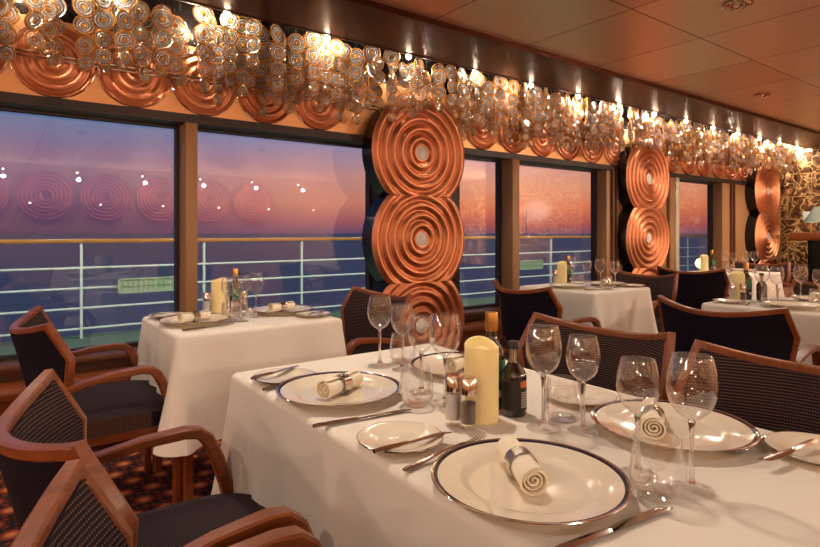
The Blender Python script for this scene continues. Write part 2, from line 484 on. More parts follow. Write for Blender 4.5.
# ------------------------------------------------------------------ chandelier
def disc_mesh(R):
    mb = MB('crystal', 'amber', 'clear')
    h = .005
    pr = [(0, h, 1), (R*.17, h, 1), (R*.21, h*.4, 2), (R*.33, h*.4, 0), (R*.39, h*1.1, 0), (R*.45, h*.4, 2), (R*.58, h*.4, 0), (R*.64, h*1.1, 0), (R*.70, h*.4, 2), (R*.90, h*.6, 1), (R*.96, h*.8, 1), (R, 0, 1),
          (R*.96, -h*.8, 1), (R*.90, -h*.6, 2), (R*.21, -h*.4, 1), (R*.17, -h, 1), (0, -h, 1)]
    mb.lathe(pr, 24, 0, (0, 0), 'y')
    return mb.mesh('disc')
SIZES = [.062, .058, .052, .046, .041, .037]
DM = [disc_mesh(r) for r in SIZES]
ROD = {}
def rod_mesh(L):
    k = round(L, 2)
    if k not in ROD:
        ROD[k] = MB('chrome').tube([(0, .012, -k), (0, .012, 0)], .0035, 5).mesh('hanging_rod')
    return ROD[k]
def string(x, y, n, off, lab):
    t = thing('glass_disc_string', lab, 'chandelier', (x, y, 2.56), 0, 'glass disc strings of the ceiling light')
    z = -.15-off; first = True
    zz = []
    k0 = random.choice((0, 0, 1))
    for i in range(n):
        zi = min(k0+i, 5)
        if i: z -= (SIZES[min(k0+i-1, 5)]+SIZES[zi])*.94
        o = bpy.data.objects.new('glass_disc', DM[zi]); COL.objects.link(o); o.parent = t
        o.location = (0, -.002 if i % 2 else .002, z); o.rotation_euler = (random.uniform(-.12, .12), 0, random.uniform(-.75, .65))
        zz.append(z)
    r = bpy.data.objects.new('hanging_rod', rod_mesh(-z)); COL.objects.link(r); r.parent = t
rows_y = (3.268, 3.325, 3.38, 3.425)
for ri, y in enumerate(rows_y):
    x = -.84+(0, .085, .03, .115)[ri]
    while x < XR-.1:
        near_col = min(abs(x-c) for c in (2.615, 5.78, 8.9)) < .42
        if x < 1.0: L = 'string of amber-edged glass discs in the ceiling trough above the large left window'
        elif x < 2.3: L = 'string of amber-edged glass discs in the ceiling trough above the second window'
        elif x < 5.4: L = 'string of amber-edged glass discs in the ceiling trough between the nearest and middle columns'
        else: L = 'string of amber-edged glass discs in the ceiling trough beyond the middle column'
        off = random.choice((0, .02, .05, .08))
        depth = .45+.10*math.sin(x*1.1+.8)*0+.035*ri+random.uniform(-.05, .03)
        n = 0; z = .15+off
        while z < depth and n < 6: n += 1; z += .105-.008*n
        if not (y > 3.36 and near_col):
            string(x+random.uniform(-.028, .028), y+random.uniform(-.012, .012), max(n, 2), off, L)
        x += .20 if x < .9 else .143
bulb_root = thing('halogen_bulb', 'x', 'bulb')
MB('bulb').lathe([(0, -.022), (.014, -.016), (.02, -.004), (.014, .008), (0, .014)], 12).build('bulb_glass', bulb_root)
MB('chrome').lathe([(.012, .010), (.016, .012), (.016, .15), (0, .15)], 12).build('lamp_holder', bulb_root)
bp = Proto(bulb_root)
def plight(name, loc, e, col=(1., .84, .70), r=.03):
    L = bpy.data.lights.new(name, 'POINT'); L.energy = e; L.color = col; L.shadow_soft_size = r
    o = bpy.data.objects.new(name, L); o.location = loc; COL.objects.link(o); return o
for k in range(-2, 15):
    x = .43+.65*k
    bp.put((x, 3.208 if k % 2 else 3.215, 2.418), 0, 'glowing halogen bulb among the glass discs of the ceiling trough', 'halogen bulbs in the ceiling trough')
    plight('halogen_and_fill_light', (x, 3.205, 2.428), 28, r=.02)
for k in range(12):                       # added lights without bulbs, backlighting the discs and fascia
    x = .1+.85*k
    plight('halogen_and_fill_light', (x, 3.40, 2.40), 9 if x < 3 else 34, r=.025)

# downlights in the ceiling
dl = thing('ceiling_downlight', 'x', 'ceiling light')
MB('chrome', 'bulbsoft').lathe([(.075, .0), (.078, -.006), (.062, -.008), (.045, .002, 0), (.04, .006, 1), (0, .006, 1)], 24).build('trim_ring', dl)
cl = MB('chrome')
for k in range(6):
    a = k*PI/3; cl.box(.048*math.cos(a)-.008, .048*math.cos(a)+.008, .048*math.sin(a)-.008, .048*math.sin(a)+.008, -.014, -.002)
cl.build('crystal_prisms', dl)
dp = Proto(dl)
spots = [(3.33, 1.41, 'downlight in the copper ceiling nearest the camera'), (5.73, 2.21, 'downlight in the copper ceiling above the table by the middle window'), (8.13, 2.21, 'downlight in the copper ceiling by the marble wall'),
         (5.73, -.2, 'downlight in the copper ceiling beyond the right edge'), (.93, 1.41, 'downlight above the front table'), (.93, -1.0, 'downlight behind the camera'), (3.33, -1.0, 'downlight behind the front right chairs'), (-1.47, .6, 'downlight over the left aisle'), (-1.47, 2.2, 'added fill downlight over the aisle beside the first window'), (-1.47, -1.8, 'added fill downlight at the back of the left aisle'),  # aisle downlights beside the window and at the back added as fill
         (8.13, .6, 'added fill downlight in the copper ceiling above the bar counter'), (8.93, 1.41, 'added wall-washing downlight by the marble wall, nearer the windows'), (8.93, -1.0, 'added wall-washing downlight by the marble wall, further from the windows')]  # downlights added to brighten the marble wall and the ceiling near it
def spot(name, loc, e, ang=2.7, blend=.8, r=.07, col=(1., .85, .72), aim=None):
    L = bpy.data.lights.new(name, 'SPOT'); L.energy = e; L.color = col; L.spot_size = ang; L.spot_blend = blend; L.shadow_soft_size = r
    o = bpy.data.objects.new(name, L); o.location = loc; COL.objects.link(o); return o
for x, y, L in spots:
    dp.put((x, y, CZ-.004), 0, L); spot('downlight_beam', (x, y, CZ-.03), (62 if x < 2 and y > 0 else 22 if x < 4 and y > 0 else 28 if x < 4 else 70) if x > -1 else 60)

# opposite side of the room: it shows only as a reflection in the windows
bd = relief(.45, 5.5, .02, lambda th: .45, 48, 44)
bm_ = bd.mesh('copper_wall_disc')
for i in range(7):
    o = bpy.data.objects.new('copper_wall_disc', bm_); COL.objects.link(o); o.rotation_euler = (0, 0, PI); o.location = (-1.2+1.0*i, YB+.03, 1.85)
    tag(o, 'large copper ring disc on the back wall behind the camera', 'wall ornament', 'copper discs on the back wall')
ws = thing('wall_lamp', 'x', 'wall lamp')
MB('bulbsoft').lathe([(0, -.02), (.015, -.013), (.02, 0), (.015, .013), (0, .02)], 12).build('lamp_globe', ws)
MB('chrome').box(-.02, .02, -.10, -.02, -.02, .02).build('lamp_bracket', ws)
wp = Proto(ws)
for i in range(7):
    for z in (2.3, 1.7):
        wp.put((-1.0+1.15*i+(.4 if z < 2 else 0), YB+.1, z), 0, 'small globe lamp on the back wall behind the camera', 'globe lamps on the back wall')
    plight('wall_and_fill_light', (-1.0+1.15*i, YB+.35, 2.15), 40, r=.03)

for i in range(4):  # left-wall globes and lights added as fill for cloth, chairs and ceiling
    wp.put((XL+.1, -3.4+2.0*i, 1.9), -PI/2, 'added fill globe lamp on the wall left of the camera', 'added fill lamps on the left wall')
    plight('wall_and_fill_light', (XL+.32, -3.4+2.0*i, 1.8), 27, r=.05)
plight('counter_and_fill_light', (9.3, 2.88, 1.42), 16, r=.04)
plight('counter_and_fill_light', (8.4, -2.2, 1.7), 340, r=.06)  # added fill point without a fixture, brightens marble and right ceiling

# ------------------------------------------------------------------ chairs
def lerp(a, b, t): return a+(b-a)*t
KR = [  # height at edge, height at middle, half width, x edge, x middle
    (.825, .785, .283, .11, .015), (.70, .665, .305, .178, .045), (.40, .40, .25, .165, .105)]
def krow(t):
    i, f = (0, t*2) if t < .5 else (1, t*2-1)
    return [lerp(KR[i][j], KR[i+1][j], f) for j in range(5)]
def bpt(s, t, off=0.):
    ze, zm, w, xe, xm = krow(t)
    a = abs(s)
    return Vector((lerp(xm, xe, a**1.55)+off, s*w, lerp(zm, ze, a**2)))
def make_chair():
    t = thing('dining_chair', 'x', 'chair')
    ns, nt = 28, 16
    bk = MB('rib', 'plainfab')
    def surf(off): return [[bpt(-.97+1.94*j/ns, .03+.95*i/nt, off) for j in range(ns+1)] for i in range(nt+1)]
    fr = surf(.016); ba = surf(-.014)
    bk.grid(fr, 0); bk.grid(ba, 1)
    # close the sides
    ring_f = fr[0]+[r[-1] for r in fr[1:]]+list(reversed(fr[-1]))[1:]+[r[0] for r in reversed(fr[:-1])][:-1]
    ring_b = ba[0]+[r[-1] for r in ba[1:]]+list(reversed(ba[-1]))[1:]+[r[0] for r in reversed(ba[:-1])][:-1]
    bk.grid([ring_f, ring_b], 1, True)
    bk.build('backrest', t)
    # frame: sides and top rail
    path = []; nr = []
    for i in range(8, -1, -1):
        path.append(bpt(-1, .02+i*.06 if i < 8 else 1)); 
    path = [bpt(-1, q) for q in (1, .9, .75, .6, .5, .38, .25, .12, .0)]
    nr = [Vector((1, .35, 0))]*9
    for j in range(1, 24):
        s = -1+2*j/24; path.append(bpt(s, 0)); nr.append(Vector((1, -s*.5, 0)))
    path += [bpt(1, q) for q in (.0, .12, .25, .38, .5, .6, .75, .9, 1)]; nr += [Vector((1, -.35, 0))]*9
    a = [.028]*9+[.028]*23+[.028]*9
    b_ = [.024]*9+[.024]*23+[.024]*9
    MB('wood').sweep(path, nr, a, b_).build('back_frame', t)
    # arms that bend down into the front legs
    for s in (-1, 1):
        y = s*.285
        pts = [(.165, y*1.05, .585), (.22, y*1.04, .600), (.32, y*1.02, .618), (.42, y, .624), (.455, y, .618), (.48, y, .596), (.505, y*.99, .54), (.53, y*.98, .46), (.548, y*.97, .36), (.555, y*.96, .2), (.555, y*.95, 0)]
        w = [.034, .036, .038, .042, .042, .042, .04, .038, .036, .032, .03]
        h = [.024, .025, .026, .028, .030, .034, .034, .034, .032, .030, .03]
        MB('wood').sweep(pts, (0, 1, 0), w, h).build('armrest', t)
        pts = [(.165, s*.25, .42), (.14, s*.25, .25), (.09, s*.252, 0)]
        MB('wood').sweep(pts, (0, 1, 0), .036, .036).build('leg', t)
    # seat
    sb = MB('ribseat', 'plainfab'); rows = []
    def seatw(x): return .262-.02*abs((x-.34)/.22)**4
    nx, ny = 20, 20
    for i in range(nx+1):
        x = .115+.475*i/nx
        rows.append([(x, (-1+2*j/ny)*seatw(x), .474-.028*abs(-1+2*j/ny)**6-.03*(i/nx)**8-.015*(1-i/nx)**6+.012*math.cos((-1+2*j/ny)*1.4)) for j in range(ny+1)])
    sb.grid(rows, 0)
    ring = [Vector(p) for p in rows[0]]+[Vector(r[-1]) for r in rows[1:]]+[Vector(p) for p in reversed(rows[-1])][1:]+[Vector(r[0]) for r in reversed(rows[:-1])][:-1]
    low = [Vector((p.x, p.y, .385)) for p in ring]
    vr = sb.grid([ring, low], 0, True); sb.face(vr[1], 1)
    sb.build('seat', t)
    sf = MB('wood'); sf.box(.13, .575, -.245, .245, .345, .386, bev=.005); sf.build('seat_rail', t)
    return t
CH = Proto(make_chair())
chairs = [
    (.05, 2.68, 0, 'wooden armchair in the corner by the left window, facing the window table'),
    (-.005, 1.29, 0, 'wooden armchair with open back corner at the far left side of the front table'),
    (-.02, .64, 0, 'wooden armchair nearest the camera, cut off by the bottom left corner'),
    (1.88, 2.66, PI, 'armchair facing left at the small window table, before the nearest copper column'),
    (1.885, 1.24, PI, 'ribbed armchair across the front table, behind the middle pair of wine glasses'),
    (1.825, .555, PI, 'large ribbed armchair nearest on the right side of the front table'),
    (2.62, 2.49, -.19, 'dark-backed armchair standing left of the table at the middle window'),
    (4.5, 2.60, PI, 'armchair under the middle copper column, facing the table at the middle window'),
    (5.16, 2.63, .2, 'dark-backed armchair before the furthest window'),
    (7.08, 2.71, PI, 'armchair under the furthest copper column at the last table'),
    (2.655, 1.26, 0, 'dark-backed armchair with a long curved top rail at the right-hand table'),
    (4.62, 1.25, PI, 'armchair at the far side of the right-hand table, below the marble wall')]
for x, y, r, L in chairs: CH.put((x, y, 0), r, L, 'cherry-framed dining armchairs')

# ------------------------------------------------------------------ tables and cloths
def hsh(i): return math.sin(i*12.9898)*.5+math.sin(i*4.1)*.3
def table(x0, x1, y0, y1, drop, lt, lc, seed=0, fold=1.):
    cx, cy = (x0+x1)/2, (y0+y1)/2; hx, hy = (x1-x0)/2, (y1-y0)/2
    t = thing('dining_table', lt, 'table', (cx, cy, 0))
    MB('wood').box(-hx+.015, hx-.015, -hy+.015, hy-.015, .715, .742, bev=.004).build('tabletop', t)
    for sx in (-1, 1):
        for sy in (-1, 1):
            MB('wood').sweep([(sx*(hx-.06), sy*(hy-.06), .715), (sx*(hx-.06), sy*(hy-.06), 0)], (1, 0, 0), .04, .04).build('leg', t)
    mb = MB('cloth'); R = .018
    def per(off, n=30):
        pts = []
        A = hx-R+off; B = hy-R+off
        # straight sides sampled evenly with round corners
        corners = [(hx-R, hy-R, 0), (-hx+R, hy-R, 90), (-hx+R, -hy+R, 180), (hx-R, -hy+R, 270)]
        for ci, (px, py, a0) in enumerate(corners):
            for k in range(9):
                a = math.radians(a0+90*k/8)
                pts.append((px, py, math.cos(a), math.sin(a), 1-abs(k-4)/4.*.0, ci*2+k/8))
            nx_, ny_, _ = corners[(ci+1) % 4]
            m = 46
            for k in range(1, m):
                f = k/m; a = math.radians(a0+90)
                pts.append((lerp(px, nx_, f), lerp(py, ny_, f), math.cos(a), math.sin(a), 0, ci*2+1+f))
        return pts
    base = per(0); rows = []
    qs = [-.02, 0, .25, .5, .75, 1]+[1+i for i in range(1, 15)]
    for qi, q in enumerate(qs):
        row = []
        for (px, py, nx_, ny_, cor, u) in base:
            side = u % 2
            L = 2*hx if int(u//2) % 2 == 0 else 2*hy       # length of that side
            if q <= 1:
                a = max(q, 0)*PI/2
                off = R*math.sin(a)-0; z = .752-R*(1-math.cos(a))
            else:
                f = (q-1)/14
                e = 1-min(abs(side-1), abs(2-side))*1.0 if side > 1 else 1.
                dc = 0. if side <= 1 else min(side-1, 2-side)*L          # distance from the corner along the side
                corner = math.exp(-(dc/.065)**2)
                ph = seed+u*1.0
                wv = .016*math.sin(dc*31+ph*2.3)*(1-corner)+.009*math.sin(dc*17+seed*3+int(u)*1.7)
                off = R+f*.012+fold*(f**1.25)*(.07*corner-.018*math.exp(-((dc-.14)/.05)**2)+wv)
                z = .752-R-(drop-R)*f-.0*corner
            row.append((px+nx_*off, py+ny_*off, z))
        rows.append(row)
    vr = mb.grid(rows, 0, True)
    A, B = hx-R, hy-R
    mb.grid([[(A-2*A*i/46, B-2*B*j/46, .752) for i in range(47)] for j in range(47)], 0, sm=True)
    c = mb.build('tablecloth', None, (cx, cy, 0)); tag(c, lc, 'tablecloth', 'white tablecloths')
    return c
table(.56, 1.31, -.25, 1.64, .46, 'dining table hidden under the front tablecloth', 'white tablecloth on the large front table', 0)
table(.585, 1.345, 2.335, 2.985, .45, 'dining table hidden under the cloth at the left window', 'white tablecloth on the small table by the left windows', 2)
table(3.25, 3.95, 2.28, 2.96, .46, 'dining table hidden under the cloth before the middle window', 'white tablecloth on the square table before the middle window', 4)
table(3.32, 4.04, .1, 1.61, .46, 'dining table hidden under the right-hand cloth', 'white tablecloth on the table at the right edge', 5)
table(5.80, 6.46, 2.32, 2.98, .46, 'dining table hidden under the furthest cloth', 'white tablecloth on the furthest table, below the last window', 7)

# ------------------------------------------------------------------ tableware prototypes
TZ = .7535
def glass_wine(h, R, cat='wine glass'):
    t = thing('wine_glass', 'x', cat)
    zb = h*.52; hb = h-zb
    prof = [(.0025, 0), (R*.35, .05), (R*.72, .18), (R*.93, .36), (R, .52), (R*.96, .72), (R*.86, .9), (R*.8, 1.)]
    seg = []
    def smooth(p, n=3):
        o = []
        for i in range(len(p)-1):
            p0 = p[max(i-1, 0)]; p1 = p[i]; p2 = p[i+1]; p3 = p[min(i+2, len(p)-1)]
            for k in range(n):
                q = k/n
                o.append(tuple(.5*((2*p1[j])+(-p0[j]+p2[j])*q+(2*p0[j]-5*p1[j]+4*p2[j]-p3[j])*q*q+(-p0[j]+3*p1[j]-3*p2[j]+p3[j])*q**3) for j in (0, 1)))
        return o+[p[-1]]
    out = [(max(r, .002), zb+z*hb) for r, z in smooth(prof)]
    inn = [(max(r-.0011, .0006), z+(.0012 if i < 4 else 0)) for i, (r, z) in enumerate(out)]
    MB('glass').lathe(out+[(out[-1][0]-.0005, h+.0006)]+inn[::-1], 32).build('bowl', t)
    stem = [(.0, zb+.001), (.004, zb), (.0062, zb-.002), (.0045, zb-.012), (.0036, zb-.03), (.0034, h*.25), (.004, h*.1), (.007, h*.055), (.0, h*.045)]
    MB('sglass').lathe(stem, 16).build('stem', t)
    F = R*.93
    MB('fglass').lathe([(0, h*.05), (.008, h*.045), (.016, .006), (F*.7, .0028), (F, .0012), (F, 0), (0, 0)], 32).build('foot', t)
    return t
def tumbler(h, R):
    t = thing('water_tumbler', 'x', 'glass')
    o = [(R*.62, 0), (R*.78, .004), (R*.97, h*.25), (R, h*.4), (R*.93, h*.7), (R*.82, h)]
    i = [(R*.82-.0014, h), (R*.93-.0014, h*.7), (R-.0014, h*.4), (R*.97-.0016, h*.25), (R*.74, .010), (0, .008)]
    MB('glass').lathe([(0, 0)]+o+i, 32).build('tumbler_wall', t)
    MB('fglass').lathe([(0, .0068), (R*.66, .0072), (R*.7, .004), (R*.6, .0005), (0, .0005)], 32).build('thick_base', t)
    return t
def charger():
    t = thing('charger_plate', 'x', 'plate'); R = .155
    MB('china').lathe([(0, .006), (.09, .006), (.098, .0075), (.106, .0125), (.112, .0145), (.13, .0175), (.1455, .0205), (.1455, .0185), (.112, .011), (.102, .0), (0, .0)], 64).build('plate_body', t)
    MB('navy').lathe([(.1452, .0204), (.1515, .0222), (.1515, .020), (.1452, .0184)], 64).build('rim_band', t, label='dark navy band')
    MB('silver').lathe([(.1512, .0221), (.1555, .0233), (.1565, .0222), (.1512, .0198)], 64).build('rim_edge', t, label='shiny silver edge')
    return t
def breadplate():
    t = thing('bread_plate', 'x', 'plate'); 
    MB('china').lathe([(0, .005), (.045, .005), (.052, .008), (.06, .0105), (.08, .0155), (.0835, .0155), (.0835, .0135), (.06, .0075), (.05, 0), (0, 0)], 48).build('plate_body', t)
    MB('silver').lathe([(.0828, .0157), (.0843, .0155), (.0843, .0138)], 48).build('rim_edge', t)
    return t
def napkin():
    t = thing('rolled_napkin', 'x', 'napkin'); L = .135; R = .0235
    mb = MB('napkin'); n = 76; rows = []
    sp = []
    for i in range(n+1):
        a = i/n*PI*2*3.3; r = .004+(R-.004)*(i/n)
        sp.append((r*math.cos(a), r*math.sin(a)))
    th = .0030
    inn = [(x*(1-th/max(math.hypot(x, y), .003)), y*(1-th/max(math.hypot(x, y), .003))) for x, y in sp]
    prof = sp+inn[::-1]
    for k in range(15):
        u = -1+2*k/14
        w = 1.06-.20*math.exp(-(u/.22)**2)+.08*abs(u)**3
        rows.append([(u*L/2+(.004*math.sin(j/len(prof)*9) if k in (0, 14) else 0), p[0]*w, p[1]*w*.92+R) for j, p in enumerate(prof)])
    vr = mb.grid(rows, 0, True); q = len(prof)
    for e in (vr[0], vr[-1]):
        for j in range(n): mb.face([e[j], e[j+1], e[q-2-j], e[q-1-j]])
    mb.build('linen_roll', t)
    r0 = R*.97
    rg = MB('steel'); rows = []
    for (rr, xx) in ((r0, -.014), (r0+.002, -.0145), (r0+.0022, 0), (r0+.002, .0145), (r0, .014), (r0-.0005, 0)):
        rows.append([(xx, rr*math.cos(2*PI*j/32), rr*math.sin(2*PI*j/32)*.95+R) for j in range(32)])
    rows.append(rows[0]); rg.grid(rows, 0, True); rg.build('napkin_ring', t, label='shiny silver ring')
    return t
def knife(L, name='table_knife'):
    t = thing(name, 'x', 'knife')        # handle end at x=0, tip at x=L
    hl = L*.45
    pts = [(0, 0, .005), (.012, 0, .005), (hl*.5, 0, .005), (hl*.9, 0, .0045), (hl, 0, .004)]
    MB('steel').sweep(pts, (0, 1, 0), [.010, .0145, .0125, .010, .008], [.007, .0085, .008, .007, .005], rnd=.7).build('handle', t)
    bl = MB('steel'); rows = []
    for k in range(13):
        f = k/12; x = hl+(L-hl)*f; w = .0085*(1+.35*math.sin(f*PI*.8)) if f < .8 else .0105*math.sqrt(max(0, 1-((f-.8)/.2)**2))+.0006
        rows.append([(x, -.006, .0042), (x, -.006+w*1.3*.6, .0052), (x, -.006+w*1.45, .0036), (x, -.006+w*.6, .0026)])
    bl.grid(rows, 0, True, sm=False); bl.build('blade', t)
    return t
def fork(L):
    t = thing('table_fork', 'x', 'fork'); hl = L*.68
    pts = [(0, 0, .004), (.012, 0, .0045), (hl*.4, 0, .006), (hl*.8, 0, .011), (hl, 0, .010)]
    MB('steel').sweep(pts, (0, 1, 0), [.010, .0145, .010, .006, .007], [.004, .006, .005, .004, .003], rnd=.7).build('handle', t)
    hd = MB('steel')
    hd.sweep([(hl-.003, 0, .010), (hl+.012, 0, .0065), (hl+.026, 0, .0045)], (0, 1, 0), [.007, .02, .024], .0022)
    for k in range(4):
        y = (-1.5+k)*.0064
        hd.sweep([(hl+.024, y, .0046), (hl+.04, y, .0035), (L-.006, y, .0052), (L, y, .0075)], (0, 1, 0), [.004, .0032, .0028, .0015], .0018)
    hd.build('tines', t); return t
def candle():
    t = thing('pillar_candle', 'x', 'candle'); R = .0375; H = .172; n = 40
    mb = MB('candle'); rows = []
    def top(a): return H-.009+.008*math.sin(a+.6)+.004*math.sin(2*a+1)
    for f in (0, .02, .2, .4, .6, .8, .93): rows.append([((R-(.001 if f == 0 else 0))*math.cos(2*PI*k/n), R*math.sin(2*PI*k/n), f*H) for k in range(n)])
    for rr, dz in ((R, 0), (R-.0015, .003), (R-.004, .002), (R-.006, -.006), (R-.007, -.016), (.003, -.02)):
        rows.append([(rr*math.cos(2*PI*k/n), rr*math.sin(2*PI*k/n), (top(2*PI*k/n) if rr > .02 else H-.012)+dz) for k in range(n)])
    vr = mb.grid(rows, 0, True); mb.face(vr[0]); mb.build('wax_body', t)
    MB('blackcap').tube([(0, 0, H-.035), (.001, 0, H-.018)], .0012, 6).build('wick', t)
    return t
def shaker(kind):
    t = thing(kind+'_shaker', 'x', 'shaker'); H = .108
    MB('glass').lathe([(0, 0), (.0165, 0), (.0172, .003), (.0172, H*.66), (.0160, H*.66), (.0160, .012), (0, .012)], 24).build('glass_jar', t)
    MB(kind).lathe([(0, .0125), (.0155, .0125), (.0155, H*(.63 if kind == 'salt' else .5)), (0, H*(.64 if kind == 'salt' else .52))], 20).build(kind+'_fill', t)
    MB('chrome').lathe([(.0176, H*.665), (.0176, H*.97), (.015, H), (0, H)], 24).build('chrome_cap', t)
    return t
def oil_bottle():
    t = thing('olive_oil_bottle', 'x', 'bottle')
    MB('olive').lathe([(0, 0), (.030, 0), (.032, .004), (.032, .122), (.029, .137), (.016, .155), (.0125, .167), (.0125, .19), (0, .19)], 28).build('bottle_body', t)
    MB('gold').lathe([(.0125, .178), (.0152, .179), (.0152, .219), (.0145, .222), (0, .222)], 24).build('bottle_cap', t, label='gold screw cap')
    mb = MB('green', 'cream'); n = 16
    for (z0, z1, a0, a1, mi) in ((.065, .115, -2.6, .1, 0), (.03, .045, -2.2, -.6, 1)):
        mb.grid([[(.0325*math.cos(a0+(a1-a0)*k/n), .0325*math.sin(a0+(a1-a0)*k/n), z) for k in range(n+1)] for z in (z0, z1)], mi)
    mb.build('bottle_label', t); return t
def vinegar_bottle():
    t = thing('vinegar_bottle', 'x', 'bottle')
    MB('vinegar').lathe([(0, 0), (.026, 0), (.0285, .004), (.0285, .085), (.027, .095), (.0125, .118), (0, .118)], 28).build('bottle_body', t)
    MB('glass').lathe([(.0118, .116), (.0115, .15), (.0095, .15), (.0095, .116)], 24).build('bottle_neck', t, label='clear glass neck')
    MB('steel').lathe([(0, .117), (.006, .118), (.006, .148), (0, .148)], 12).build('pourer', t)
    MB('blackcap').lathe([(.0, .149), (.0135, .149), (.0135, .163), (.012, .165), (0, .165)], 24).build('bottle_cap', t)
    mb = MB('label', 'orange', 'cream'); n = 16; R = .0289
    def patch(z0, z1, a0, a1, mi, r=R): mb.grid([[(r*math.cos(a0+(a1-a0)*k/n), r*math.sin(a0+(a1-a0)*k/n), z) for k in range(n+1)] for z in (z0, z1)], mi)
    patch(.015, .082, -2.9, .2, 0); patch(.066, .080, -1.1, -.3, 1, R+.0003)
    for k in range(7): patch(.022+k*.0052, .0245+k*.0052, -1.05, -.35, 2, R+.0003)
    mb.build('bottle_label', t); return t

WG = [Proto(glass_wine(.214, .0385)), Proto(glass_wine(.196, .035))]
TU = Proto(tumbler(.092, .042)); CP = Proto(charger()); BP = Proto(breadplate()); NK = Proto(napkin())
KN = Proto(knife(.235)); BK = Proto(knife(.175, 'butter_knife')); FK = Proto(fork(.205))
CA = Proto(candle()); SA = Proto(shaker('salt')); PE = Proto(shaker('pepper')); OB = Proto(oil_bottle()); VB = Proto(vinegar_bottle())
def between(P, h, t, z, lab, grp=None):
    return P.put((h[0], h[1], z), math.atan2(t[1]-h[1], t[0]-h[0]), lab, grp)

# ---- front table
plates = [((.70, 1.235), 'left far', 'navy-rimmed charger plate at the far left seat of the front table'),
          ((.69, .608), '', 'large navy-rimmed charger plate nearest the camera'),
          ((1.115, .601), '', 'navy-rimmed charger plate behind the two right-hand wine glasses'),
          ((1.12, 1.24), '', 'navy-rimmed charger plate half hidden behind the candle and wine glasses')]
for (p, _, L) in plates: CP.put((p[0], p[1], TZ), 0, L, 'charger plates of the front table')
G = 'rolled napkins on the charger plates'
NZ = TZ+.0055
NK.put((.705, 1.235, NZ), .42, 'napkin roll in a silver ring on the far left charger plate', G)
NK.put((.70, .632, NZ), 1.05, 'napkin roll in a silver ring on the nearest charger plate', G)
NK.put((1.09, .625, NZ), .55, 'napkin roll seen end-on behind the right-hand wine glasses', G)
NK.put((1.12, 1.24, NZ), .35, 'napkin roll behind the candle on the half hidden charger plate', G)
G = 'bread plates'
for p, L in (((.648, 1.452), 'bread plate with knife at the far left corner of the front table'), ((.636, .885), 'bread plate between the two left charger plates'),
             ((1.15, .847), 'bread plate behind the middle pair of wine glasses'), ((1.215, .376), 'bread plate at the right edge of the front table')):
    BP.put((p[0], p[1], TZ), 0, L, G)
between(KN, (.538, 1.061), (.745, 1.036), TZ, 'table knife below the far left charger plate', 'table knives')
between(KN, (.573, .462), (.77, .44), TZ, 'table knife lying in front of the nearest charger plate', 'table knives')
between(BK, (.555, 1.452), (.765, 1.530), TZ+.0155, 'butter knife on the bread plate at the far left corner', 'butter knives')
between(BK, (.545, .838), (.71, .835), TZ+.0155, 'butter knife on the bread plate between the left charger plates', 'butter knives')
between(BK, (1.235, .387), (1.077, .408), TZ+.0155, 'butter knife on the bread plate at the right edge', 'butter knives')
between(FK, (.560, 1.385), (.705, 1.44), TZ, 'fork beside the far left charger plate', 'table forks')
between(FK, (.565, .775), (.771, .800), TZ, 'fork left of the nearest charger plate', 'table forks')
between(FK, (1.30, .452), (1.136, .473), TZ, 'fork leaning by the bread plate at the right edge', 'table forks')
GG = 'wine glasses'
def wg(k, x, y, L): WG[k].put((x, y, TZ), random.uniform(0, 6), L, GG)
wg(0, .955, 1.436, 'tall wine glass furthest left on the front table, before the window table chair')
wg(1, .985, 1.359, 'smaller wine glass just right of the furthest left one')
wg(1, .883, 1.135, 'wine glass right behind the tumbler left of the candle')
wg(0, .874, 1.03, 'wine glass immediately left of the candle')
wg(0, .926, .774, 'tall wine glass just right of the dark vinegar bottle')
wg(1, .980, .715, 'smaller wine glass second to the right of the vinegar bottle')
wg(1, .877, .530, 'left one of the two wine glasses by the nearest tumbler')
wg(0, .893, .447, 'tall wine glass furthest right on the front table')
for x, y, L in ((1.034, 1.425, 'tumbler behind the two far left wine glasses'), (.805, 1.055, 'tumbler left of the candle'), (1.0, .78, 'tumbler between the middle pair of wine glasses'), (.828, .467, 'tumbler nearest the camera, right of the big plate')):
    TU.put((x, y, TZ), 0, L, 'water tumblers')
CA.put((.862, .893, TZ), .5, 'cream pillar candle in the middle of the front table', 'pillar candles')
SA.put((.790, .905, TZ), 0, 'salt shaker leaning against the front candle side', 'salt shakers')
PE.put((.800, .868, TZ), 0, 'pepper shaker before the front candle', 'pepper shakers')
OB.put((.945, .945, TZ), -.3, 'olive oil bottle with gold cap behind the front candle', 'olive oil bottles')
VB.put((.945, .875, TZ), -.75, 'dark vinegar bottle with orange mark right of the front candle', 'vinegar bottles')

# ---- window table (left)
CP.put((.735, 2.615, TZ), 0, 'charger plate at the left seat of the window table', 'charger plates of the far tables')
CP.put((1.19, 2.69, TZ), 0, 'charger plate at the right seat of the window table', 'charger plates of the far tables')
NK.put((.735, 2.615, NZ), .25, 'napkin roll on the left plate of the window table', 'rolled napkins on the charger plates')
NK.put((1.19, 2.69, NZ), .2, 'napkin roll on the right plate of the window table', 'rolled napkins on the charger plates')
BP.put((1.255, 2.475, TZ), 0, 'bread plate at the right corner of the window table', 'bread plates')
BP.put((.675, 2.86, TZ), 0, 'bread plate at the back left corner of the window table', 'bread plates')
between(BK, (1.20, 2.42), (1.33, 2.51), TZ+.0155, 'butter knife on the window table bread plate, right corner', 'butter knives')
between(BK, (.60, 2.84), (.75, 2.90), TZ+.0155, 'butter knife on the window table bread plate, back corner', 'butter knives')
between(KN, (.63, 2.42), (.83, 2.46), TZ, 'table knife at the near edge of the window table', 'table knives')
between(FK, (.60, 2.775), (.75, 2.80), TZ, 'fork behind the left plate of the window table', 'table forks')
